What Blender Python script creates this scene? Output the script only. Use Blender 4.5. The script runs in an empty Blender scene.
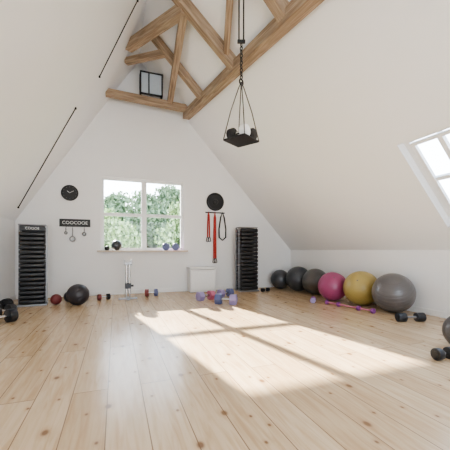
import bpy, bmesh, math, random
from mathutils import Vector, Matrix, Euler
random.seed(7)
scene = bpy.context.scene
COL = scene.collection

# ------------------------------------------------------------------ materials
def new_mat(name):
    m = bpy.data.materials.new(name); m.use_nodes = True
    nt = m.node_tree
    return m, nt, nt.nodes["Principled BSDF"]

def simple(name, col, rough=0.5, metal=0.0, noise=0.06, nscale=30.0, bump=0.0, coat=0.0):
    m, nt, b = new_mat(name)
    tc = nt.nodes.new("ShaderNodeTexCoord")
    n = nt.nodes.new("ShaderNodeTexNoise"); n.inputs["Scale"].default_value = nscale
    nt.links.new(tc.outputs["Object"], n.inputs["Vector"])
    mx = nt.nodes.new("ShaderNodeMix"); mx.data_type = 'RGBA'
    a = [max(0, c*(1-noise)) for c in col]; c2 = [min(1, c*(1+noise)) for c in col]
    mx.inputs[6].default_value = (*a, 1); mx.inputs[7].default_value = (*c2, 1)
    nt.links.new(n.outputs["Fac"], mx.inputs[0])
    nt.links.new(mx.outputs[2], b.inputs["Base Color"])
    b.inputs["Roughness"].default_value = rough
    b.inputs["Metallic"].default_value = metal
    b.inputs["Coat Weight"].default_value = coat
    if bump:
        bp = nt.nodes.new("ShaderNodeBump"); bp.inputs["Strength"].default_value = bump
        bp.inputs["Distance"].default_value = 0.005
        nt.links.new(n.outputs["Fac"], bp.inputs["Height"])
        nt.links.new(bp.outputs["Normal"], b.inputs["Normal"])
    return m

M_wall = simple("plaster_white", (0.86, 0.855, 0.855), 0.9, noise=0.015, nscale=4, bump=0.02)
M_ceil = simple("plaster_ceiling", (0.86, 0.86, 0.865), 0.9, noise=0.012, nscale=3, bump=0.02)
M_trim = simple("trim_white", (0.86, 0.855, 0.85), 0.45)
M_frame = simple("window_white", (0.84, 0.84, 0.84), 0.4)
M_black = simple("black_rubber", (0.018, 0.018, 0.02), 0.42)
M_blackm = simple("black_metal", (0.02, 0.02, 0.022), 0.35, 0.3)
M_iron = simple("dark_iron", (0.05, 0.05, 0.055), 0.4, 0.6)
M_chrome = simple("chrome", (0.55, 0.55, 0.56), 0.25, 1.0)
M_silver = simple("brushed_silver", (0.30, 0.30, 0.31), 0.4, 0.7)
M_white = simple("white_enamel", (0.82, 0.815, 0.81), 0.35)
M_grey = simple("ball_grey", (0.13, 0.12, 0.12), 0.3, coat=0.25)
M_grey2 = simple("ball_charcoal", (0.06, 0.065, 0.075), 0.32, coat=0.25)
M_grey3 = simple("ball_taupe", (0.085, 0.08, 0.08), 0.3, coat=0.25)
M_mag = simple("ball_magenta", (0.36, 0.075, 0.18), 0.35, coat=0.2)
M_olive = simple("ball_mustard", (0.42, 0.32, 0.11), 0.35, coat=0.2)
M_med = simple("medicine_ball_black", (0.04, 0.035, 0.04), 0.4)
M_red = simple("red_strap", (0.42, 0.04, 0.03), 0.6)
M_redb = simple("dull_red_rubber", (0.20, 0.045, 0.045), 0.45)
M_lav = simple("lavender_vinyl", (0.34, 0.28, 0.48), 0.4)
M_blue = simple("slate_blue_vinyl", (0.12, 0.14, 0.28), 0.4)
M_pink = simple("pink_vinyl", (0.52, 0.16, 0.25), 0.4)
M_purple = simple("purple_vinyl", (0.28, 0.08, 0.28), 0.4)
M_rope = simple("grey_rope", (0.08, 0.07, 0.065), 0.8, nscale=200, noise=0.4)
M_ltext = simple("lettering_white", (0.85, 0.85, 0.83), 0.5)
M_lgrey = simple("clock_mark_grey", (0.35, 0.35, 0.35), 0.5)
M_bark = simple("bark", (0.16, 0.12, 0.09), 0.9, noise=0.3)
M_grass = simple("grass", (0.25, 0.32, 0.14), 0.95, noise=0.3, nscale=2)
M_leaf = simple("leaf_green", (0.21, 0.29, 0.13), 0.7, noise=0.4, nscale=0.9)
M_leaf2 = simple("deep_leaf_green", (0.14, 0.20, 0.11), 0.7, noise=0.4, nscale=0.9)

def glass_mat():
    m = bpy.data.materials.new("window_glass"); m.use_nodes = True
    nt = m.node_tree; nt.nodes.clear()
    o = nt.nodes.new("ShaderNodeOutputMaterial")
    t = nt.nodes.new("ShaderNodeBsdfTransparent"); g = nt.nodes.new("ShaderNodeBsdfGlossy")
    g.inputs["Roughness"].default_value = 0.02
    f = nt.nodes.new("ShaderNodeFresnel"); f.inputs["IOR"].default_value = 1.25
    mx = nt.nodes.new("ShaderNodeMixShader")
    t.inputs["Color"].default_value = (0.97, 0.98, 0.98, 1)
    nt.links.new(f.outputs[0], mx.inputs[0]); nt.links.new(t.outputs[0], mx.inputs[1]); nt.links.new(g.outputs[0], mx.inputs[2])
    nt.links.new(mx.outputs[0], o.inputs[0])
    return m
M_glass = glass_mat()

def floor_mat():
    m, nt, b = new_mat("pine_planks")
    L = nt.links.new; N = nt.nodes.new
    tc = N("ShaderNodeTexCoord")
    mp = N("ShaderNodeMapping"); mp.inputs["Rotation"].default_value = (0, 0, math.radians(90))
    L(tc.outputs["Object"], mp.inputs["Vector"])
    br = N("ShaderNodeTexBrick")
    br.offset = 0.37; br.offset_frequency = 2
    br.inputs["Scale"].default_value = 1.0
    br.inputs["Brick Width"].default_value = 2.9
    br.inputs["Row Height"].default_value = 0.25
    br.inputs["Mortar Size"].default_value = 0.0035
    br.inputs["Mortar Smooth"].default_value = 0.2
    br.inputs["Bias"].default_value = 0.0
    br.inputs["Color1"].default_value = (0, 0, 0, 1); br.inputs["Color2"].default_value = (1, 1, 1, 1)
    br.inputs["Mortar"].default_value = (0.5, 0.5, 0.5, 1)
    L(mp.outputs[0], br.inputs["Vector"])
    ramp = N("ShaderNodeValToRGB")
    e = ramp.color_ramp.elements
    e[0].color = (0.585, 0.43, 0.27, 1); e[1].color = (0.67, 0.515, 0.345, 1)
    L(br.outputs["Color"], ramp.inputs[0])
    sep = N("ShaderNodeSeparateXYZ"); L(tc.outputs["Object"], sep.inputs[0])
    mul = N("ShaderNodeMath"); mul.operation = 'MULTIPLY'; mul.inputs[1].default_value = 37.0
    L(br.outputs["Color"], mul.inputs[0])
    add = N("ShaderNodeMath"); add.operation = 'ADD'; L(sep.outputs[1], add.inputs[0]); L(mul.outputs[0], add.inputs[1])
    sx = N("ShaderNodeMath"); sx.operation = 'MULTIPLY'; sx.inputs[1].default_value = 12.0; L(sep.outputs[0], sx.inputs[0])
    comb = N("ShaderNodeCombineXYZ"); L(sx.outputs[0], comb.inputs[0]); L(add.outputs[0], comb.inputs[1])
    gn = N("ShaderNodeTexNoise"); gn.inputs["Scale"].default_value = 2.0; gn.inputs["Detail"].default_value = 6
    gn.inputs["Distortion"].default_value = 1.0
    L(comb.outputs[0], gn.inputs["Vector"])
    gr = N("ShaderNodeValToRGB"); ge = gr.color_ramp.elements
    ge[0].position = 0.3; ge[0].color = (0.76, 0.65, 0.54, 1); ge[1].position = 0.62; ge[1].color = (1, 1, 1, 1)
    L(gn.outputs["Fac"], gr.inputs[0])
    m1 = N("ShaderNodeMix"); m1.data_type = 'RGBA'; m1.blend_type = 'MULTIPLY'; m1.inputs[0].default_value = 0.75
    L(ramp.outputs[0], m1.inputs[6]); L(gr.outputs[0], m1.inputs[7])
    prev = m1.outputs[2]
    for (sc, kxs, r0, r1, off) in ((1.2, 1.5, 0.022, 0.05, 0.0), (2.0, 1.4, 0.015, 0.04, 5.3)):
        kc = N("ShaderNodeCombineXYZ")
        kx = N("ShaderNodeMath"); kx.operation = 'MULTIPLY_ADD'; kx.inputs[1].default_value = kxs; kx.inputs[2].default_value = off; L(sep.outputs[0], kx.inputs[0])
        L(kx.outputs[0], kc.inputs[0]); L(sep.outputs[1], kc.inputs[1])
        vo = N("ShaderNodeTexVoronoi"); vo.voronoi_dimensions = '2D'; vo.inputs["Scale"].default_value = sc
        L(kc.outputs[0], vo.inputs["Vector"])
        for (a0, a1, f, col) in ((r0*1.3, r1*2.2, 0.35, (0.42, 0.24, 0.12, 1)), (r0, r1, 0.85, (0.19, 0.09, 0.04, 1))):
            kr = N("ShaderNodeValToRGB"); ke = kr.color_ramp.elements
            ke[0].position = a0; ke[0].color = (f, f, f, 1); ke[1].position = a1; ke[1].color = (0, 0, 0, 1)
            L(vo.outputs["Distance"], kr.inputs[0])
            m2 = N("ShaderNodeMix"); m2.data_type = 'RGBA'; m2.inputs[7].default_value = col
            L(kr.outputs[0], m2.inputs[0]); L(prev, m2.inputs[6]); prev = m2.outputs[2]
    m3 = N("ShaderNodeMix"); m3.data_type = 'RGBA'; m3.inputs[7].default_value = (0.18, 0.10, 0.05, 1)
    mf = N("ShaderNodeMath"); mf.operation = 'MULTIPLY'; mf.inputs[1].default_value = 0.85; L(br.outputs["Fac"], mf.inputs[0])
    L(mf.outputs[0], m3.inputs[0]); L(prev, m3.inputs[6])
    L(m3.outputs[2], b.inputs["Base Color"])
    b.inputs["Roughness"].default_value = 0.25
    bp = N("ShaderNodeBump"); bp.inputs["Strength"].default_value = 0.25; bp.inputs["Distance"].default_value = 0.003
    bp.invert = True
    L(br.outputs["Fac"], bp.inputs["Height"]); L(bp.outputs["Normal"], b.inputs["Normal"])
    return m
M_floor = floor_mat()

def beam_mat():
    m, nt, b = new_mat("oak_beam")
    L = nt.links.new; N = nt.nodes.new
    tc = N("ShaderNodeTexCoord"); mp = N("ShaderNodeMapping"); mp.inputs["Scale"].default_value = (1.0, 16, 16)
    L(tc.outputs["Object"], mp.inputs["Vector"])
    n = N("ShaderNodeTexNoise"); n.inputs["Scale"].default_value = 1.8; n.inputs["Detail"].default_value = 7; n.inputs["Distortion"].default_value = 0.9
    L(mp.outputs[0], n.inputs["Vector"])
    r = N("ShaderNodeValToRGB"); e = r.color_ramp.elements
    e[0].position = 0.33; e[0].color = (0.23, 0.155, 0.10, 1); e[1].position = 0.66; e[1].color = (0.47, 0.355, 0.25, 1)
    L(n.outputs["Fac"], r.inputs[0]); L(r.outputs[0], b.inputs["Base Color"])
    b.inputs["Roughness"].default_value = 0.7
    bp = N("ShaderNodeBump"); bp.inputs["Strength"].default_value = 0.4; bp.inputs["Distance"].default_value = 0.01
    L(n.outputs["Fac"], bp.inputs["Height"]); L(bp.outputs["Normal"], b.inputs["Normal"])
    return m
M_beam = beam_mat()

# ------------------------------------------------------------------ mesh helpers
def finish(bm, name, mat, parent=None, smooth=False, loc=None, rot=None):
    me = bpy.data.meshes.new(name)
    bmesh.ops.recalc_face_normals(bm, faces=bm.faces)
    bm.to_mesh(me); bm.free()
    mats = mat if isinstance(mat, (list, tuple)) else [mat]
    for mm in mats: me.materials.append(mm)
    if smooth:
        for p in me.polygons: p.use_smooth = True
        try: me.set_sharp_from_angle(angle=math.radians(35))
        except Exception: pass
    o = bpy.data.objects.new(name, me); COL.objects.link(o)
    if parent is not None: o.parent = parent
    if loc is not None: o.location = loc
    if rot is not None: o.rotation_euler = rot
    return o

def add_box(bm, size, loc=(0, 0, 0), bevel=0.0, rot=None, seg=2):
    M = Matrix.Translation(loc)
    if rot is not None: M = M @ Euler(rot).to_matrix().to_4x4()
    r = bmesh.ops.create_cube(bm, size=1.0, matrix=M @ Matrix.Diagonal((*size, 1)))
    vs = r["verts"]
    if bevel:
        es = list({e for v in vs for e in v.link_edges})
        bmesh.ops.bevel(bm, geom=es, offset=bevel, segments=seg, affect='EDGES', profile=0.6)

AX = {'Z': Matrix.Identity(4), 'X': Matrix.Rotation(math.radians(90), 4, 'Y'), 'Y': Matrix.Rotation(math.radians(90), 4, 'X')}
def add_cyl(bm, r, d, loc=(0, 0, 0), axis='Z', seg=24, r2=None, bevel=0.0):
    M = Matrix.Translation(loc) @ AX[axis]
    res = bmesh.ops.create_cone(bm, cap_ends=True, segments=seg, radius1=r, radius2=r if r2 is None else r2, depth=d, matrix=M)
    if bevel:
        vs = res["verts"]
        fs = {f for v in vs for f in v.link_faces if len(f.verts) > 4}
        es = list({e for f in fs for e in f.edges})
        bmesh.ops.bevel(bm, geom=es, offset=bevel, segments=2, affect='EDGES', profile=0.6)

def box(name, size, loc, mat, parent=None, bevel=0.0, rot=None):
    bm = bmesh.new(); add_box(bm, size, (0, 0, 0), bevel)
    return finish(bm, name, mat, parent, loc=loc, rot=rot)
def cyl(name, r, d, loc, mat, parent=None, axis='Z', seg=24, bevel=0.0, r2=None, rot=None):
    bm = bmesh.new(); add_cyl(bm, r, d, (0, 0, 0), axis, seg, r2, bevel)
    return finish(bm, name, mat, parent, smooth=seg > 8, loc=loc, rot=rot)

def lathe(name, prof, mat, parent=None, seg=48, axis='Z', loc=None, rot=None):
    bm = bmesh.new(); rings = []
    for (r, z) in prof:
        if r < 1e-6: rings.append([bm.verts.new(AX[axis] @ Vector((0, 0, z)))])
        else: rings.append([bm.verts.new(AX[axis] @ Vector((r*math.cos(2*math.pi*i/seg), r*math.sin(2*math.pi*i/seg), z))) for i in range(seg)])
    for a, b in zip(rings, rings[1:]):
        for i in range(seg):
            j = (i+1) % seg
            if len(a) == 1 and len(b) == 1: continue
            if len(a) == 1: bm.faces.new((a[0], b[i], b[j]))
            elif len(b) == 1: bm.faces.new((a[i], a[j], b[0]))
            else: bm.faces.new((a[i], a[j], b[j], b[i]))
    return finish(bm, name, mat, parent, smooth=True, loc=loc, rot=rot)

def add_tube(bm, pts, r, seg=10, closed=False, flat=1.0):
    pts = [Vector(p) for p in pts]; n = len(pts); rings = []
    up = Vector((0.123, 0.9, 0.31)).normalized()
    for i, p in enumerate(pts):
        if closed: t = (pts[(i+1) % n]-pts[i-1]).normalized()
        else: t = (pts[min(i+1, n-1)]-pts[max(i-1, 0)]).normalized()
        a = t.cross(up)
        if a.length < 1e-3: a = t.cross(Vector((1, 0, 0)))
        a.normalize(); b = t.cross(a).normalized()
        rings.append([bm.verts.new(p + a*r*math.cos(2*math.pi*k/seg) + b*r*flat*math.sin(2*math.pi*k/seg)) for k in range(seg)])
    rng = range(n) if closed else range(n-1)
    for i in rng:
        A = rings[i]; B = rings[(i+1) % n]
        for k in range(seg): bm.faces.new((A[k], A[(k+1) % seg], B[(k+1) % seg], B[k]))
    if not closed:
        bm.faces.new(rings[0]); bm.faces.new(rings[-1])
def tube(name, pts, r, mat, parent=None, seg=10, closed=False, loc=None, flat=1.0):
    bm = bmesh.new(); add_tube(bm, pts, r, seg, closed, flat)
    return finish(bm, name, mat, parent, smooth=True, loc=loc)

def empty(name, loc, rot=(0, 0, 0)):
    o = bpy.data.objects.new(name, None); o.empty_display_size = 0.1
    o.location = loc; o.rotation_euler = rot; COL.objects.link(o); return o
def tag(o, label, cat, group=None):
    o["label"] = label; o["category"] = cat
    if group: o["group"] = group
    return o
def text_mesh(name, body, size, mat, parent, loc, rot, extrude=0.002):
    cu = bpy.data.curves.new(name, 'FONT'); cu.body = body; cu.size = size; cu.extrude = extrude
    cu.align_x = 'CENTER'; cu.align_y = 'CENTER'
    t = bpy.data.objects.new(name+"_tmp", cu); COL.objects.link(t)
    dg = bpy.context.evaluated_depsgraph_get()
    me = bpy.data.meshes.new_from_object(t.evaluated_get(dg))
    bpy.data.objects.remove(t)
    me.materials.clear(); me.materials.append(mat)
    o = bpy.data.objects.new(name, me); COL.objects.link(o)
    o.parent = parent; o.location = loc; o.rotation_euler = rot
    return o
def cut(obj, cutters):
    for c in cutters:
        m = obj.modifiers.new("b", 'BOOLEAN'); m.operation = 'DIFFERENCE'; m.solver = 'EXACT'; m.object = c
    dg = bpy.context.evaluated_depsgraph_get(); dg.update()
    me = bpy.data.meshes.new_from_object(obj.evaluated_get(dg))
    obj.modifiers.clear(); obj.data = me
    for c in cutters: bpy.data.objects.remove(c)
def struct(o): o["kind"] = "structure"; return o

# ------------------------------------------------------------------ room shell
D = 7.9; YF = -2.8
XL, XR = -2.116, 5.0
ZL, ZR = 1.75, 1.1
XA, ZA = 0.553, 5.92
sL = (ZA-ZL)/(XA-XL); sR = (ZA-ZR)/(XR-XA)

struct(box("floor", (XR-XL+0.5, D-YF+0.6, 0.2), ((XL+XR)/2, (D+YF)/2, -0.1), M_floor))

def prism(name, prof, y0, y1, mat):
    bm = bmesh.new()
    a = [bm.verts.new((x, y0, z)) for x, z in prof]; b = [bm.verts.new((x, y1, z)) for x, z in prof]
    bm.faces.new(a); bm.faces.new(b[::-1]); n = len(prof)
    for i in range(n): bm.faces.new((a[i], a[(i+1) % n], b[(i+1) % n], b[i]))
    return finish(bm, name, mat)
gprof_out = [(XL-0.2, 0.0), (XR+0.2, 0.0), (XR+0.2, ZR+0.05), (XA, ZA+0.2), (XL-0.2, ZL+0.05)]
wb = struct(prism("wall_back", gprof_out, D, D+0.18, M_wall))
WX0, WX1, WZ0, WZ1 = -0.34, 1.70, 1.06, 2.90
cut(wb, [box("c", (WX1-WX0, 1.0, WZ1-WZ0), ((WX0+WX1)/2, D+0.1, (WZ0+WZ1)/2), M_wall)])
wf = struct(prism("wall_front", gprof_out, YF-0.28, YF, M_wall))
FX0, FX1, FZ0, FZ1 = -1.3, 3.5, 0.3, 2.9  # opening for the added fill window behind the camera
cut(wf, [box("c", (FX1-FX0, 1.0, FZ1-FZ0), ((FX0+FX1)/2, YF-0.1, (FZ0+FZ1)/2), M_wall)])
struct(box("wall_left", (0.2, D-YF+0.3, ZL+0.02), (XL-0.1, (D+YF)/2, (ZL+0.02)/2), M_wall))
struct(box("wall_right", (0.2, D-YF+0.3, ZR+0.02), (XR+0.1, (D+YF)/2, (ZR+0.02)/2), M_wall))
cprof = [(XL, ZL), (XA, ZA), (XR, ZR), (XR+0.25, ZR), (XR+0.25, ZR+0.14), (XA, ZA+0.48), (XL-0.22, ZL+0.05), (XL-0.22, ZL)]
ceil = struct(prism("ceiling", cprof, YF-0.28, D+0.18, M_ceil))
nR = Vector((sR, 0, 1)).normalized(); aR = math.atan(sR)
def slopeR(x, y, off=0.0): return Vector((x, y, ZR+sR*(XR-x))) + nR*off
SKY = [(3.66, 4.68, 1.35, 3.09), (3.66, 4.68, -1.3, 0.4)]  # second skylight is out of view, added to bring in fill light
cs = []
for (x0, x1, y0, y1) in SKY:
    L = (x1-x0)/math.cos(aR)
    cs.append(box("c", (L, y1-y0, 1.2), slopeR((x0+x1)/2, (y0+y1)/2, 0.1), M_ceil, rot=(0, aR, 0)))
cut(ceil, cs)

struct(box("baseboard_back", (XR-XL-0.04, 0.018, 0.10), ((XR+XL)/2, D-0.009, 0.05), M_trim, bevel=0.004))
struct(box("baseboard_right", (0.018, D-YF, 0.10), (XR-0.009, (D+YF)/2, 0.05), M_trim, bevel=0.004))
struct(box("baseboard_left", (0.018, D-YF, 0.10), (XL+0.009, (D+YF)/2, 0.05), M_trim, bevel=0.004))

def window(name, cx, cy, z0, w, h, nv, nh, rot=(0, 0, 0), fw=0.055, vb=0.06, hb=0.045):
    bm = bmesh.new(); d = 0.07
    add_box(bm, (fw, d, h), (-w/2+fw/2, 0, h/2), 0.004); add_box(bm, (fw, d, h), (w/2-fw/2, 0, h/2), 0.004)
    add_box(bm, (w-2*fw+0.01, d, fw), (0, 0, fw/2), 0.004); add_box(bm, (w-2*fw+0.01, d, fw), (0, 0, h-fw/2), 0.004)
    for i in range(1, nv): add_box(bm, (vb, d*0.85, h-2*fw+0.01), (-w/2+w*i/nv, 0, h/2), 0.004)
    for i in range(1, nh): add_box(bm, (w-2*fw+0.01, d*0.9, hb), (0, 0, h*i/nh*0.99), 0.004)
    o = finish(bm, name, M_frame, loc=(cx, cy, z0), rot=rot); struct(o)
    g = box("glass_pane", (w-2*fw, 0.006, h-2*fw), (0, 0, h/2), M_glass, o); g["label"] = "clear window glass"
    return o
w1 = window("window_1", (WX0+WX1)/2, D+0.09, WZ0+0.03, WX1-WX0, WZ1-WZ0-0.03, 2, 2, fw=0.065, vb=0.13, hb=0.075)
struct(window("window_2", (FX0+FX1)/2, YF-0.12, FZ0, FX1-FX0, FZ1-FZ0, 4, 1))  # unseen window behind the camera, added to give frontal fill light
struct(box("trim_1", (WX1-WX0+0.16, 0.30, 0.035), ((WX0+WX1)/2, D-0.05, WZ0+0.012), simple("sill_wood", (0.62, 0.52, 0.42), 0.45), bevel=0.006))
for k, (x0, x1, y0, y1) in enumerate(SKY):
    L = (x1-x0)/math.cos(aR); W = y1-y0
    bm = bmesh.new(); fw = 0.075
    for s in (-1, 1):
        add_box(bm, (L, fw, 0.09), (0, s*(W/2-fw/2), 0), 0.004)
        add_box(bm, (fw, W-2*fw+0.01, 0.09), (s*(L/2-fw/2), 0, 0), 0.004)
        add_box(bm, (L-0.19, 0.045, 0.05), (0, s*(W/2-fw-0.04), -0.04), 0.003)
        add_box(bm, (0.045, W-0.23, 0.05), (s*(L/2-fw-0.04), 0, -0.04), 0.003)
    for q in (-0.24, 0.24): add_box(bm, (L-0.19, 0.065, 0.06), (0, W*q, -0.01), 0.003)
    add_box(bm, (0.055, W-0.23, 0.06), (-0.02, 0, -0.012), 0.003)
    o = finish(bm, "window_%d" % (k+3), M_frame, loc=slopeR((x0+x1)/2, (y0+y1)/2, 0.16), rot=(0, aR, 0)); struct(o)  # the last of these is the added, unseen fill skylight
    g = box("glass_pane", (L-0.1, W-0.1, 0.006), (0, 0, 0.02), M_glass, o)

# ------------------------------------------------------------------ roof beams
def beam(p, q, w=0.16, h=0.18, label="", roll=0.0):
    p, q = Vector(p), Vector(q); d = q-p
    bm = bmesh.new(); add_box(bm, (d.length, w, h), (0, 0, 0), 0.01)
    o = finish(bm, "roof_beam", M_beam)
    o.rotation_mode = 'QUATERNION'
    o.rotation_quaternion = d.to_track_quat('X', 'Z') @ Euler((roll, 0, 0)).to_quaternion()
    o.location = (p+q)/2
    tag(o, label, "beam", "exposed timber roof beams")
    return o
def sp(x, y, o=0.08): return slopeR(x, y, -o)
beam((-0.22, 7.45, 4.74), (1.80, 7.45, 4.66), 0.15, 0.16, label="horizontal oak collar beam near the gable wall")
beam(sp(1.76, 7.60), sp(2.38, 1.2), 0.18, 0.19, "long oak purlin running under the ceiling slope", roll=0)
beam(sp(0.62, 5.05), sp(2.06, 4.83), 0.16, 0.18, "oak rafter running from ridge down to the purlin")
beam(sp(0.62, 3.4), sp(2.16, 3.4), 0.16, 0.18, "oak rafter running from ridge down to the purlin")
beam((0.26, 6.72, 5.44), sp(1.17, 5.00, 0.1), 0.16, 0.19, "diagonal oak tie beam between the two ceiling slopes")
beam((1.26, 7.45, 4.76), sp(1.18, 5.05, 0.12), 0.13, 0.15, "oak beam rising from collar to the rafter joint")
beam((0.22, 7.10, 5.34), (1.02, 6.42, 5.30), 0.12, 0.13, "short oak brace under the ridge")
beam(sp(0.66, 6.45), sp(1.90, 6.38), 0.14, 0.15, "slender oak rafter meeting the purlin")
beam(sp(1.86, 4.9, 0.08), sp(1.42, 3.42, 0.08), 0.10, 0.12, "thin oak strut between two rafters")

def railL(p, q):
    n = Vector((sL, 0, -1)).normalized()*0.012
    p = Vector(p)+n; q = Vector(q)+n
    o = empty("ceiling_rail", p)
    tube("rod", [(0, 0, 0), (q-p)*0.5, q-p], 0.009, M_blackm, o, 8)
    for e in ((0, 0, 0), q-p):
        bm2 = bmesh.new(); add_box(bm2, (0.035, 0.035, 0.04), e, 0.008); finish(bm2, "end_cap", M_blackm, o)
    tag(o, "thin black metal rail fixed to the sloped ceiling", "rail", "ceiling rails")
def slL(x, y): return (x, y, ZL+sL*(x-XL))
railL(slL(-0.315, 6.48), slL(0.36, 5.64)); railL(slL(-0.75, 6.53), slL(-1.95, 7.47))

# lantern box on collar beam
o = tag(empty("lantern", (0.80, 7.42, 4.795)), "dark-framed glass lantern box standing on the collar beam", "lantern")
bm = bmesh.new(); hL = 0.54; wL = 0.25
for sx in (-1, 1):
    for sy in (-1, 1): add_box(bm, (0.032, 0.028, hL), (sx*wL, sy*0.09, hL/2))
for z in (0.015, hL-0.015):
    for s in (-1, 1):
        add_box(bm, (2*wL, 0.028, 0.032), (0, s*0.09, z)); add_box(bm, (0.028, 0.18, 0.028), (s*wL, 0, z))
add_box(bm, (0.028, 0.025, hL-0.02), (-0.06, -0.09, hL/2))
finish(bm, "frame", M_iron, o)
box("glass_panel", (0.47, 0.006, hL-0.04), (0, -0.088, hL/2), simple("lantern_glass", (0.50, 0.57, 0.64), 0.2), o)
box("back_panel", (0.47, 0.01, hL-0.04), (0, 0.09, hL/2), M_white, o)

# ------------------------------------------------------------------ hanging tray
HT = Vector((1.63, 3.82, 0)); zt = 2.60; zring = 3.42
ztop = slopeR(1.63, 3.82).z
R32 = math.radians(32)
o = tag(empty("hanging_tray", (HT.x, HT.y, zt), (0, 0, R32)), "black metal tray hung by ropes from a chain and steel handle", "hanging tray")
s = 0.175
bm = bmesh.new(); add_box(bm, (2*s, 2*s, 0.012), (0, 0, 0.006), 0.004)
for a in (-1, 1):
    add_box(bm, (2*s, 0.014, 0.018), (0, a*s, 0.010), 0.003); add_box(bm, (0.014, 2*s, 0.018), (a*s, 0, 0.010), 0.003)
finish(bm, "tray", M_blackm, o)
for a in (-1, 1):
    for b in (-1, 1):
        tube("rope", [(a*s, b*s, 0.018), (a*s*0.6, b*s*0.6, (zring-zt)*0.5), (a*s*0.15, b*s*0.15, (zring-zt)*0.9), (0, 0, zring-zt)], 0.007, M_rope, o, 8)
tube("ring", [(0.04*math.cos(t), 0, zring-zt+0.04*math.sin(t)) for t in [k*math.pi/8 for k in range(16)]], 0.011, M_blackm, o, 8, closed=True)
nl = 10; z0 = zring-zt+0.04; z1 = z0+0.5; st = (z1-z0)/nl
for i in range(nl):
    zc = z0+st*(i+0.5); pts = []
    for k in range(12):
        t = k*math.pi/6; u = 0.018*math.cos(t); v = st*0.62*math.sin(t)
        pts.append((u, 0, zc+v) if i % 2 else (0, u, zc+v))
    tube("chain_link", pts, 0.007, M_blackm, o, 8, closed=True)
# steel handle: two thin parallel rods with end blocks
hz0 = zt+z1
ca, sa = math.cos(-R32-0.35), math.sin(-R32-0.35)
for sgn in (-1, 1):
    tube("handle_rod", [(sgn*0.032*ca, sgn*0.032*sa, hz0-zt+0.03), (sgn*0.032*ca, sgn*0.032*sa, (ztop-zt+hz0-zt)/2), (sgn*0.032*ca, sgn*0.032*sa, ztop-zt-0.02)], 0.011, M_iron, o, 10)
box("handle_bar", (0.11, 0.04, 0.04), (0, 0, hz0-zt+0.02), M_iron, o, 0.008, rot=(0, 0, -R32-0.35))
box("ceiling_mount", (0.14, 0.14, 0.03), (0, 0, ztop-zt-0.02), M_iron, o, 0.004)

# ------------------------------------------------------------------ dumbbells
def dumbbell(loc, yaw, L=0.3, r=0.08, hexa=False, mhead=M_black, mhand=M_chrome, label="", cat="dumbbell", group=None, mhead2=None, name="dumbbell", pitch=0.0):
    o = empty(name, (loc[0], loc[1], loc[2]), (0, pitch, yaw))
    seg = 6 if hexa else 32
    zc = r*(math.cos(math.pi/6) if hexa else 1)
    hl = L*0.3
    cyl("handle", r*0.27, L*0.55, (0, 0, zc), mhand, o, 'X', 16)
    for i, sgn in enumerate((-1, 1)):
        bm = bmesh.new()
        add_cyl(bm, r, hl, (0, 0, 0), 'X', seg, bevel=r*0.16)
        add_cyl(bm, r*0.55, 0.012, (sgn*(hl/2+0.002), 0, 0), 'X', 24)
        w = finish(bm, "weight_head", mhead if i == 0 or mhead2 is None else mhead2, o, smooth=not hexa, loc=(sgn*(L/2-hl/2), 0, zc))
        if hexa:
            zs = [v.co.z for v in w.data.vertices]
            if abs(-min(zs)-zc) > 0.002:
                for v in w.data.vertices: v.co = Matrix.Rotation(math.radians(30), 3, 'X') @ v.co
    tag(o, label, cat, group)
    return o

def tray_pt(a, b):
    c, s_ = math.cos(R32), math.sin(R32)
    return (HT.x+a*c-b*s_, HT.y+a*s_+b*c, zt+0.0125)
dumbbell(tray_pt(-0.084, -0.01), R32+1.57, 0.30, 0.081, False, M_white, M_chrome, "white and black round-head dumbbell on the hanging tray", group="dumbbells on the hanging tray", mhead2=M_black)
dumbbell(tray_pt(0.084, -0.01), R32+1.57, 0.30, 0.081, False, M_black, M_chrome, "black and white round-head dumbbell on the hanging tray", group="dumbbells on the hanging tray", mhead2=M_white)

dumbbell((1.86, 6.35, 0), 0.35, 0.42, 0.11, True, M_lav, M_chrome, "lavender and pink hex dumbbell on the floorboards", mhead2=M_pink)
dumbbell((2.10, 5.72, 0), -0.6, 0.44, 0.115, True, M_blue, M_chrome, "blue and lavender hex dumbbell on the floorboards", mhead2=M_lav)
dumbbell((2.42, 6.62, 0), 0.4, 0.40, 0.105, True, M_lav, M_chrome, "lavender and blue hex dumbbell on the floorboards", mhead2=M_blue)
dumbbell((-0.25, 7.15, 0), 0.2, 0.26, 0.065, False, M_redb, M_chrome, "small red and black dumbbell near the gable wall", mhead2=M_black)
dumbbell((0.80, 7.35, 0), -0.1, 0.30, 0.085, False, M_redb, M_chrome, "red and dark blue dumbbell beneath the window", mhead2=M_blue)
dumbbell((3.72, 7.1, 0), 0.3, 0.26, 0.05, False, M_black, M_chrome, "small black dumbbell beside the weight tower")
dumbbell((4.26, 3.36, 0), -0.30, 0.42, 0.068, False, M_iron, M_silver, "slim dark grey dumbbell in front of grey exercise ball")
dumbbell((3.10, 2.08, 0), -0.1, 0.22, 0.06, False, M_black, M_chrome, "small black dumbbell next to a grey ball")
dumbbell((3.90, 5.30, 0), 0.9, 0.26, 0.06, True, M_lav, M_chrome, "small lavender hex dumbbell beside the exercise balls", mhead2=M_purple)
zs = WZ0+0.030
dumbbell((1.22, D-0.10, zs), 1.35, 0.20, 0.095, False, M_blue, M_chrome, "blue dumbbell on the window sill", mhead2=M_lav)
dumbbell((1.47, D-0.10, zs), 1.35, 0.20, 0.095, False, M_blue, M_chrome, "blue and purple dumbbell on the window sill", mhead2=M_purple)

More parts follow.
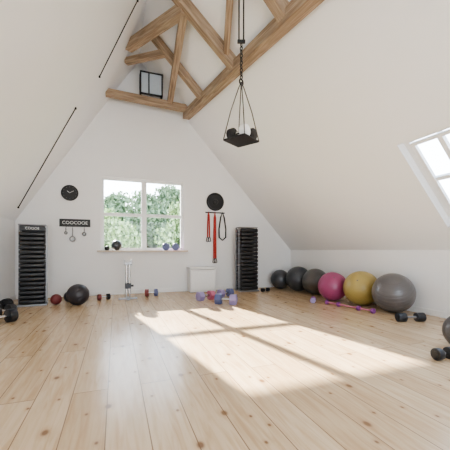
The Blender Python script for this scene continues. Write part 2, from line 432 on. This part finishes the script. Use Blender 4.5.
o = tag(empty("exercise_bar", (4.10, 4.50, 0), (0, 0, math.radians(-80))), "pink weighted bar with purple collars lying by the balls", "weighted bar")
tube("bar", [(-0.5, 0, 0.045), (0, 0, 0.045), (0.5, 0, 0.045)], 0.014, M_pink, o, 12)
for x in (-0.5, -0.22, 0.22, 0.5): cyl("collar", 0.045, 0.05, (x, 0, 0.045), M_purple, o, 'X', 24, bevel=0.01)

# ------------------------------------------------------------------ balls
def ball(x, y, r, mat, label, z=0.0, name="exercise_ball", rings=11, tilt=(0.35, -0.5, 0.0), group="exercise balls along the knee wall", cat="exercise ball", groove=0.010, plug=True):
    prof = []; n = 140
    for i in range(n+1):
        th = math.pi*i/n
        k = 0.0
        if rings:
            lat = (th/math.pi-0.5)
            if abs(lat) < 0.36:
                k = -groove*(max(0, math.cos(lat*2*math.pi*rings*1.4))**8)
        rr = r*(1+k)
        prof.append((max(0, rr*math.sin(th)) if 0 < i < n else 0.0, -rr*math.cos(th)))
    o = lathe(name, prof, mat, None, 64, loc=(x, y, z+r), rot=tilt)
    if plug:
        cyl("valve_plug", r*0.04, 0.010, (0, 0, r*1.0), M_grey, o, 'Z', 16, 0.003)
    tag(o, label, cat, group)
    return o
ball(4.40, 7.49, 0.27, M_grey2, "small charcoal exercise ball in the wall corner")
ball(4.60, 6.89, 0.33, M_grey2, "charcoal ribbed exercise ball against the knee wall", tilt=(0.6, -0.9, 0))
ball(4.64, 6.21, 0.32, M_grey3, "dark taupe ribbed exercise ball against the knee wall", tilt=(1.0, -0.4, 0))
ball(4.44, 5.34, 0.31, M_mag, "magenta ribbed exercise ball between grey and mustard balls", tilt=(0.5, -0.7, 0.3))
ball(4.60, 4.69, 0.34, M_olive, "mustard yellow ribbed exercise ball against the knee wall", tilt=(0.3, -1.0, 0.2))
ball(4.60, 3.96, 0.345, M_grey, "large grey ribbed exercise ball against the knee wall", tilt=(0.2, -0.5, 0.2))
ball(3.60, 2.20, 0.20, M_grey3, "small dark grey ball on the floor near dumbbell", group=None)
ball(-0.71, 6.64, 0.21, M_med, "black medicine ball on the floor near weight tower", name="medicine_ball", cat="medicine ball", group="medicine balls", rings=3, groove=0.02)
ball(-0.92, 7.1, 0.115, M_grey2, "small dark grey medicine ball on the floor", name="medicine_ball", cat="medicine ball", group="medicine balls", rings=3, groove=0.02)
ball(-1.13, 6.85, 0.105, M_redb, "small red medicine ball beside the weight tower", name="medicine_ball", cat="medicine ball", group="medicine balls", rings=3, groove=0.02)
ball(0.02, D-0.13, 0.125, M_grey2, "small dark ball on the window sill", z=zs, name="medicine_ball", cat="medicine ball", group="medicine balls", rings=3, groove=0.02)
o = tag(empty("kettlebell", (-0.2, D-0.10, zs)), "small black kettlebell on the window sill", "kettlebell")
lathe("bell", [(0, 0), (0.035, 0), (0.055, 0.03), (0.06, 0.055), (0.05, 0.09), (0.03, 0.105), (0, 0.108)], M_black, o, 32)
tube("handle", [(-0.035, 0, 0.09), (-0.042, 0, 0.13), (-0.025, 0, 0.155), (0.025, 0, 0.155), (0.042, 0, 0.13), (0.035, 0, 0.09)], 0.011, M_black, o, 10)

# ------------------------------------------------------------------ weight towers
def tower(x, y, yaw, w, h, label, lettered):
    o = tag(empty("weight_tower", (x, y, 0), (0, 0, yaw)), label, "weight rack", "black weight towers")
    box("base", (w+0.05, 0.40, 0.035), (0, 0, 0.0175), M_silver, o, 0.008)
    for s in (-1, 1):
        box("post", (0.020, 0.04, h-0.035), (s*(w/2+0.006), -0.06, 0.035+(h-0.035)/2), M_silver, o, 0.005)
        box("rear_post", (0.020, 0.04, h-0.035), (s*(w/2+0.006), 0.15, 0.035+(h-0.035)/2), M_silver, o, 0.005)
    box("back_panel", (w-0.02, 0.02, h-0.07), (0, 0.165, 0.04+(h-0.07)/2), M_blackm, o, 0.004)
    box("top_cap", (w+0.03, 0.30, 0.022), (0, 0.02, h), M_silver, o, 0.008)
    n = 16; z0 = 0.045; zh = h-(0.14 if lettered else 0.03); step = (zh-z0)/n
    proto = None
    for i in range(n):
        z = z0+step*(i+0.5)
        if proto is None:
            bm = bmesh.new(); add_box(bm, (w-0.01, 0.34, step*0.90), (0, -0.03, 0), step*0.34, seg=4)
            add_box(bm, (0.10, 0.025, step*0.42), (0, -0.205, 0), 0.006)
            proto = finish(bm, "weight_plate", M_black, o, loc=(0, 0, z), smooth=True)
        else:
            c = proto.copy(); COL.objects.link(c); c.parent = o; c.location = (0, 0, z)
    if lettered:
        box("header_plate", (w-0.02, 0.06, 0.10), (0, -0.12, h-0.075), M_black, o, 0.008)
        text_mesh("lettering", "COOOE", 0.065, M_ltext, o, (0, -0.1525, h-0.075), (math.radians(90), 0, 0))
    return o
tower(-1.56, 6.98, 0.12, 0.45, 1.60, "tall black weight-plate tower with white lettering on its header", True)
tower(3.32, 7.40, 0.0, 0.50, 1.70, "tall black weight-plate tower beside the hanging bands", False)

dumbbell((-1.95, 6.50, 0), 1.2, 0.36, 0.10, False, M_black, M_chrome, "black dumbbell lying loose on the floor by the knee wall", group="loose dumbbells by the knee wall")
dumbbell((-1.74, 5.88, 0), 0.9, 0.36, 0.095, False, M_black, M_chrome, "black dumbbell lying loose on the floor by the knee wall", group="loose dumbbells by the knee wall")
dumbbell((-1.60, 5.34, 0), 0.8, 0.38, 0.10, False, M_black, M_chrome, "black dumbbell lying loose on the floor by the knee wall", group="loose dumbbells by the knee wall")

# ------------------------------------------------------------------ wall clock, sign, hooks
o = tag(empty("wall_clock", (-1.017, D, 2.445)), "round black wall clock with faint grey markings", "clock")
lathe("body", [(0, 0), (0.18, 0), (0.185, 0.01), (0.185, 0.03), (0.177, 0.04), (0.165, 0.036), (0.160, 0.028), (0, 0.028)], M_black, o, 64, rot=(math.radians(90), 0, 0))
for i in range(12):
    a = i*math.pi/6
    box("hour_mark", (0.005, 0.002, 0.014), (0.14*math.sin(a), -0.029, 0.14*math.cos(a)), M_lgrey, o, rot=(0, a, 0))
for (a, L, w, nm) in ((math.radians(305), 0.070, 0.009, "hour_hand"), (math.radians(60), 0.10, 0.006, "minute_hand")):
    box(nm, (w, 0.003, L), (L/2*math.sin(a), -0.033, L/2*math.cos(a)), M_ltext, o, rot=(0, a, 0))

sx, sz = -0.905, 1.74
o = tag(empty("wall_sign", (sx, D, sz)), "long black wall sign with white capital letters and hooks", "sign")
box("board", (0.66, 0.03, 0.18), (0, -0.015, 0), M_black, o, 0.005)
text_mesh("lettering", "COOCOOE", 0.105, M_ltext, o, (0, -0.032, 0.0), (math.radians(90), 0, 0))
hooks = (-0.19, -0.05, 0.2)
for hx in hooks: tube("hook", [(hx, -0.01, -0.09), (hx, -0.04, -0.11), (hx, -0.055, -0.12), (hx, -0.07, -0.11)], 0.005, M_chrome, o, 8)
def hung(x, zt, L, rr, mat, label):
    o = tag(empty("hand_grip", (x, D-0.055, zt)), label, "gym handle", "grips hanging under the sign")
    tube("cord", [(0, 0, 0), (0.003, 0, -L*0.5), (0, 0, -L)], 0.012, mat, o, 8)
    tube("ring", [(rr*math.cos(t), 0, -L-rr+rr*math.sin(t)) for t in [k*math.pi/10 for k in range(20)]], 0.015, mat, o, 8, closed=True)
M_dsil = simple("aged_silver", (0.26, 0.26, 0.265), 0.45, 0.6)
hung(sx+hooks[0], sz-0.125, 0.09, 0.025, M_dsil, "short silver grip hanging from a hook")
hung(sx+hooks[1], sz-0.125, 0.20, 0.055, M_dsil, "long silver bar with round ring hanging from a hook")
hung(sx+hooks[2], sz-0.125, 0.10, 0.035, M_dsil, "small silver ring grip hanging from a hook")

o = tag(empty("wall_disc", (2.58, D, 2.43)), "large round black weight plate mounted on the wall", "weight plate")
lathe("plate", [(0, 0), (0.24, 0), (0.25, 0.01), (0.25, 0.04), (0.24, 0.05), (0.215, 0.05), (0.20, 0.035), (0.08, 0.035), (0.07, 0.05), (0.0, 0.05)], M_black, o, 64, rot=(math.radians(90), 0, 0))
cyl("hub", 0.03, 0.02, (0, -0.055, 0), M_iron, o, 'Y', 24, 0.004)
o = tag(empty("hook_rail", (2.58, D, 2.13)), "slim dark hook rail on the wall under round plate", "hook rail")
box("rail", (0.56, 0.02, 0.030), (0, -0.01, 0), M_iron, o, 0.004)
for hx in (-0.2, -0.02, 0.2): tube("hook", [(hx, -0.01, 0), (hx, -0.05, -0.01), (hx, -0.07, 0.01)], 0.007, M_chrome, o, 8)
def band(x, zt, L, w, mat, label, handle=M_black, r=0.013):
    o = tag(empty("resistance_band", (x, D-0.055, zt)), label, "resistance band", "bands hanging on the hook rail")
    pts = [(-w, 0, -L), (-w*0.9, 0, -L*0.6), (-w*0.5, 0, -L*0.12), (0, 0, 0.008), (w*0.5, 0, -L*0.12), (w*0.9, 0, -L*0.6), (w, 0, -L)]
    tube("band_loop", pts, r, mat, o, 12, flat=0.5)
    for sg in (-1, 1):
        c = sg*w
        tube("handle", [(c-0.035, 0, -L-0.11), (c-0.02, 0, -L-0.02), (c, 0, -L+0.01), (c+0.02, 0, -L-0.02), (c+0.035, 0, -L-0.11), (c, 0, -L-0.125)], 0.011, handle, o, 8, closed=True)
band(2.38, 2.13, 0.68, 0.028, M_red, "short red strap with black handle on the wall", r=0.018)
band(2.56, 2.13, 1.26, 0.026, M_red, "long wide red strap with black handles on the wall", r=0.024)
o = tag(empty("resistance_band", (2.78, D-0.055, 2.13)), "black closed loop band hanging on the wall", "resistance band", "bands hanging on the hook rail")
tube("band_loop", [(0, 0, 0.01), (0.05, 0, -0.12), (0.10, 0, -0.45), (0.095, 0, -0.68), (0, 0, -0.76), (-0.095, 0, -0.68), (-0.10, 0, -0.45), (-0.05, 0, -0.12)], 0.020, M_black, o, 12, closed=True, flat=0.6)

# ------------------------------------------------------------------ white storage box
o = tag(empty("storage_cabinet", (2.13, 7.68, 0)), "low plain white storage box against the gable wall", "cabinet")
box("body", (0.68, 0.36, 0.58), (0, 0, 0.30), M_white, o, 0.012)
box("lid", (0.72, 0.40, 0.05), (0, 0, 0.625), M_white, o, 0.012)
dr = box("door", (0.60, 0.015, 0.46), (0, -0.186, 0.30), M_trim, o, 0.006)
box("handle", (0.10, 0.012, 0.012), (0, -0.012, 0.18), M_white, dr, 0.003)
for xx in (-0.3, 0.3):
    for yy in (-0.14, 0.14): box("foot", (0.04, 0.04, 0.02), (xx, yy, 0.01), M_iron, o, 0.003)

o = tag(empty("bar_stand", (0.257, 7.05, 0)), "upright silver-grey steel bar stand with flat foot", "bar stand")
bm = bmesh.new(); add_box(bm, (0.40, 0.07, 0.035), (0, 0, 0.0175), 0.006); add_box(bm, (0.07, 0.32, 0.035), (0, 0, 0.018), 0.006)
finish(bm, "foot", M_silver, o)
for s in (-1, 1): cyl("post", 0.022, 0.74, (s*0.035, 0, 0.40), M_chrome, o, 'Z', 20)
box("sleeve", (0.13, 0.08, 0.12), (0, 0, 0.30), M_iron, o, 0.01)
box("cradle", (0.17, 0.07, 0.05), (0, 0, 0.79), M_silver, o, 0.01)
for s in (-1, 1): box("cradle_arm", (0.028, 0.05, 0.07), (s*0.068, 0, 0.84), M_silver, o, 0.005)
cyl("knob", 0.022, 0.06, (0.09, 0, 0.30), M_black, o, 'X', 16, 0.004)

# ------------------------------------------------------------------ outside
g = box("ground", (160, 120, 0.2), (0, 70, -3.1), M_grass); struct(g)
def foliage(h, rad, n):
    bm = bmesh.new()
    clumps = []
    for _ in range(34):
        a = random.uniform(0, 6.28); t = random.uniform(0.22, 0.92)
        prof = math.sin(min(1, max(0, (t-0.1)/0.85))*math.pi)**0.6
        rr = rad*0.75*prof*random.uniform(0.2, 1)
        clumps.append((Vector((rr*math.cos(a), rr*math.sin(a), h*t)), rad*random.uniform(0.32, 0.5)))
    for i in range(n):
        c, cr = random.choice(clumps)
        dv = Vector((random.gauss(0, 1), random.gauss(0, 1), random.gauss(0, 1))).normalized()*random.random()**0.45
        p = c+dv*cr*(1+random.random()*0.2)
        s = random.uniform(0.08, 0.18)
        M = Euler([random.uniform(0, 6.28) for _ in range(3)]).to_matrix()
        vs = [bm.verts.new(p+M @ Vector(v)*s) for v in ((-1, -.5, 0), (1, -.5, 0), (0.8, .6, 0.1), (-.8, .6, -0.1))]
        bm.faces.new(vs)
    return bm
protos = {}
for kind, hh, rr, mat, n in (('pale', 7.8, 2.4, M_leaf, 13000), ('deep', 9.2, 2.4, M_leaf2, 13000)):
    me_o = finish(foliage(hh, rr, n), "foliage", mat); tr = cyl("trunk", 0.22, hh*0.7, (0, 0, hh*0.35), M_bark, None, 'Z', 12, r2=0.09)
    protos[kind] = (me_o, tr)
trees = [(-5.0, 21.5, 'pale', 0.95), (-0.2, 20.5, 'pale', 0.84), (-2.6, 26.8, 'deep', 0.92), (2.6, 26.2, 'deep', 0.98), (5.1, 20.5, 'pale', 1.0), (7.9, 26.4, 'deep', 1.0), (10.2, 21, 'pale', 1.0), (-0.1, 32.5, 'deep', 1.08), (5.4, 32.6, 'deep', 1.22)]
for (x, y, k, sc) in trees:
    e = tag(empty("tree", (x, y, -3.0), (0, 0, random.uniform(0, 6))), "leafy pale green tree outside the window" if k == 'pale' else "tall deep green tree outside the window", "tree", "garden trees beyond the window")
    e.scale = (sc, sc, sc)
    for p in protos[k]:
        c = p.copy(); COL.objects.link(c); c.parent = e
for k in protos:
    for p in protos[k]: bpy.data.objects.remove(p)

# ------------------------------------------------------------------ light
w = bpy.data.worlds.new("sky"); scene.world = w; w.use_nodes = True
nt = w.node_tree; bg = nt.nodes["Background"]
tc = nt.nodes.new("ShaderNodeTexCoord"); sp_ = nt.nodes.new("ShaderNodeSeparateXYZ"); nt.links.new(tc.outputs["Generated"], sp_.inputs[0])
rp = nt.nodes.new("ShaderNodeValToRGB"); rp.color_ramp.elements[0].position = 0.0; rp.color_ramp.elements[0].color = (0.93, 0.965, 1.0, 1)
rp.color_ramp.elements[1].position = 0.7; rp.color_ramp.elements[1].color = (0.55, 0.70, 0.92, 1)
nt.links.new(sp_.outputs[2], rp.inputs[0]); nt.links.new(rp.outputs[0], bg.inputs[0])
bg.inputs[1].default_value = 4.2

sd = Vector((0.205, -1.0, -0.480)).normalized()
s = bpy.data.lights.new("sun", 'SUN'); s.energy = 20; s.angle = math.radians(0.9); s.color = (1, 0.95, 0.88)
so = bpy.data.objects.new("sun", s); so.rotation_euler = sd.to_track_quat('-Z', 'Y').to_euler(); so.location = (0, 20, 15); COL.objects.link(so)
def portal(loc, d, sx, sy):
    l = bpy.data.lights.new("portal", 'AREA'); l.shape = 'RECTANGLE'; l.size = sx; l.size_y = sy
    l.cycles.is_portal = True
    o = bpy.data.objects.new("portal", l); o.location = loc; o.rotation_euler = Vector(d).to_track_quat('-Z', 'Y').to_euler(); COL.objects.link(o)
portal(((WX0+WX1)/2, D+0.3, (WZ0+WZ1)/2), (0, -1, 0), WX1-WX0, WZ1-WZ0)
portal(((FX0+FX1)/2, YF-0.3, (FZ0+FZ1)/2), (0, 1, 0), FX1-FX0, FZ1-FZ0)
for (x0, x1, y0, y1) in SKY:
    portal(slopeR((x0+x1)/2, (y0+y1)/2, 0.44), -nR, 1.8, 1.8)

# ------------------------------------------------------------------ camera
cam = bpy.data.cameras.new("camera"); co = bpy.data.objects.new("camera", cam); COL.objects.link(co)
cam.sensor_width = 36; cam.lens = 24.0; cam.shift_y = 25/450
co.location = (0, 0, 1.1); co.rotation_euler = (math.radians(90), 0, math.radians(-20))
scene.camera = co
scene.view_settings.view_transform = 'AgX'
scene.view_settings.look = 'AgX - Medium High Contrast'
scene.view_settings.exposure = 1.25
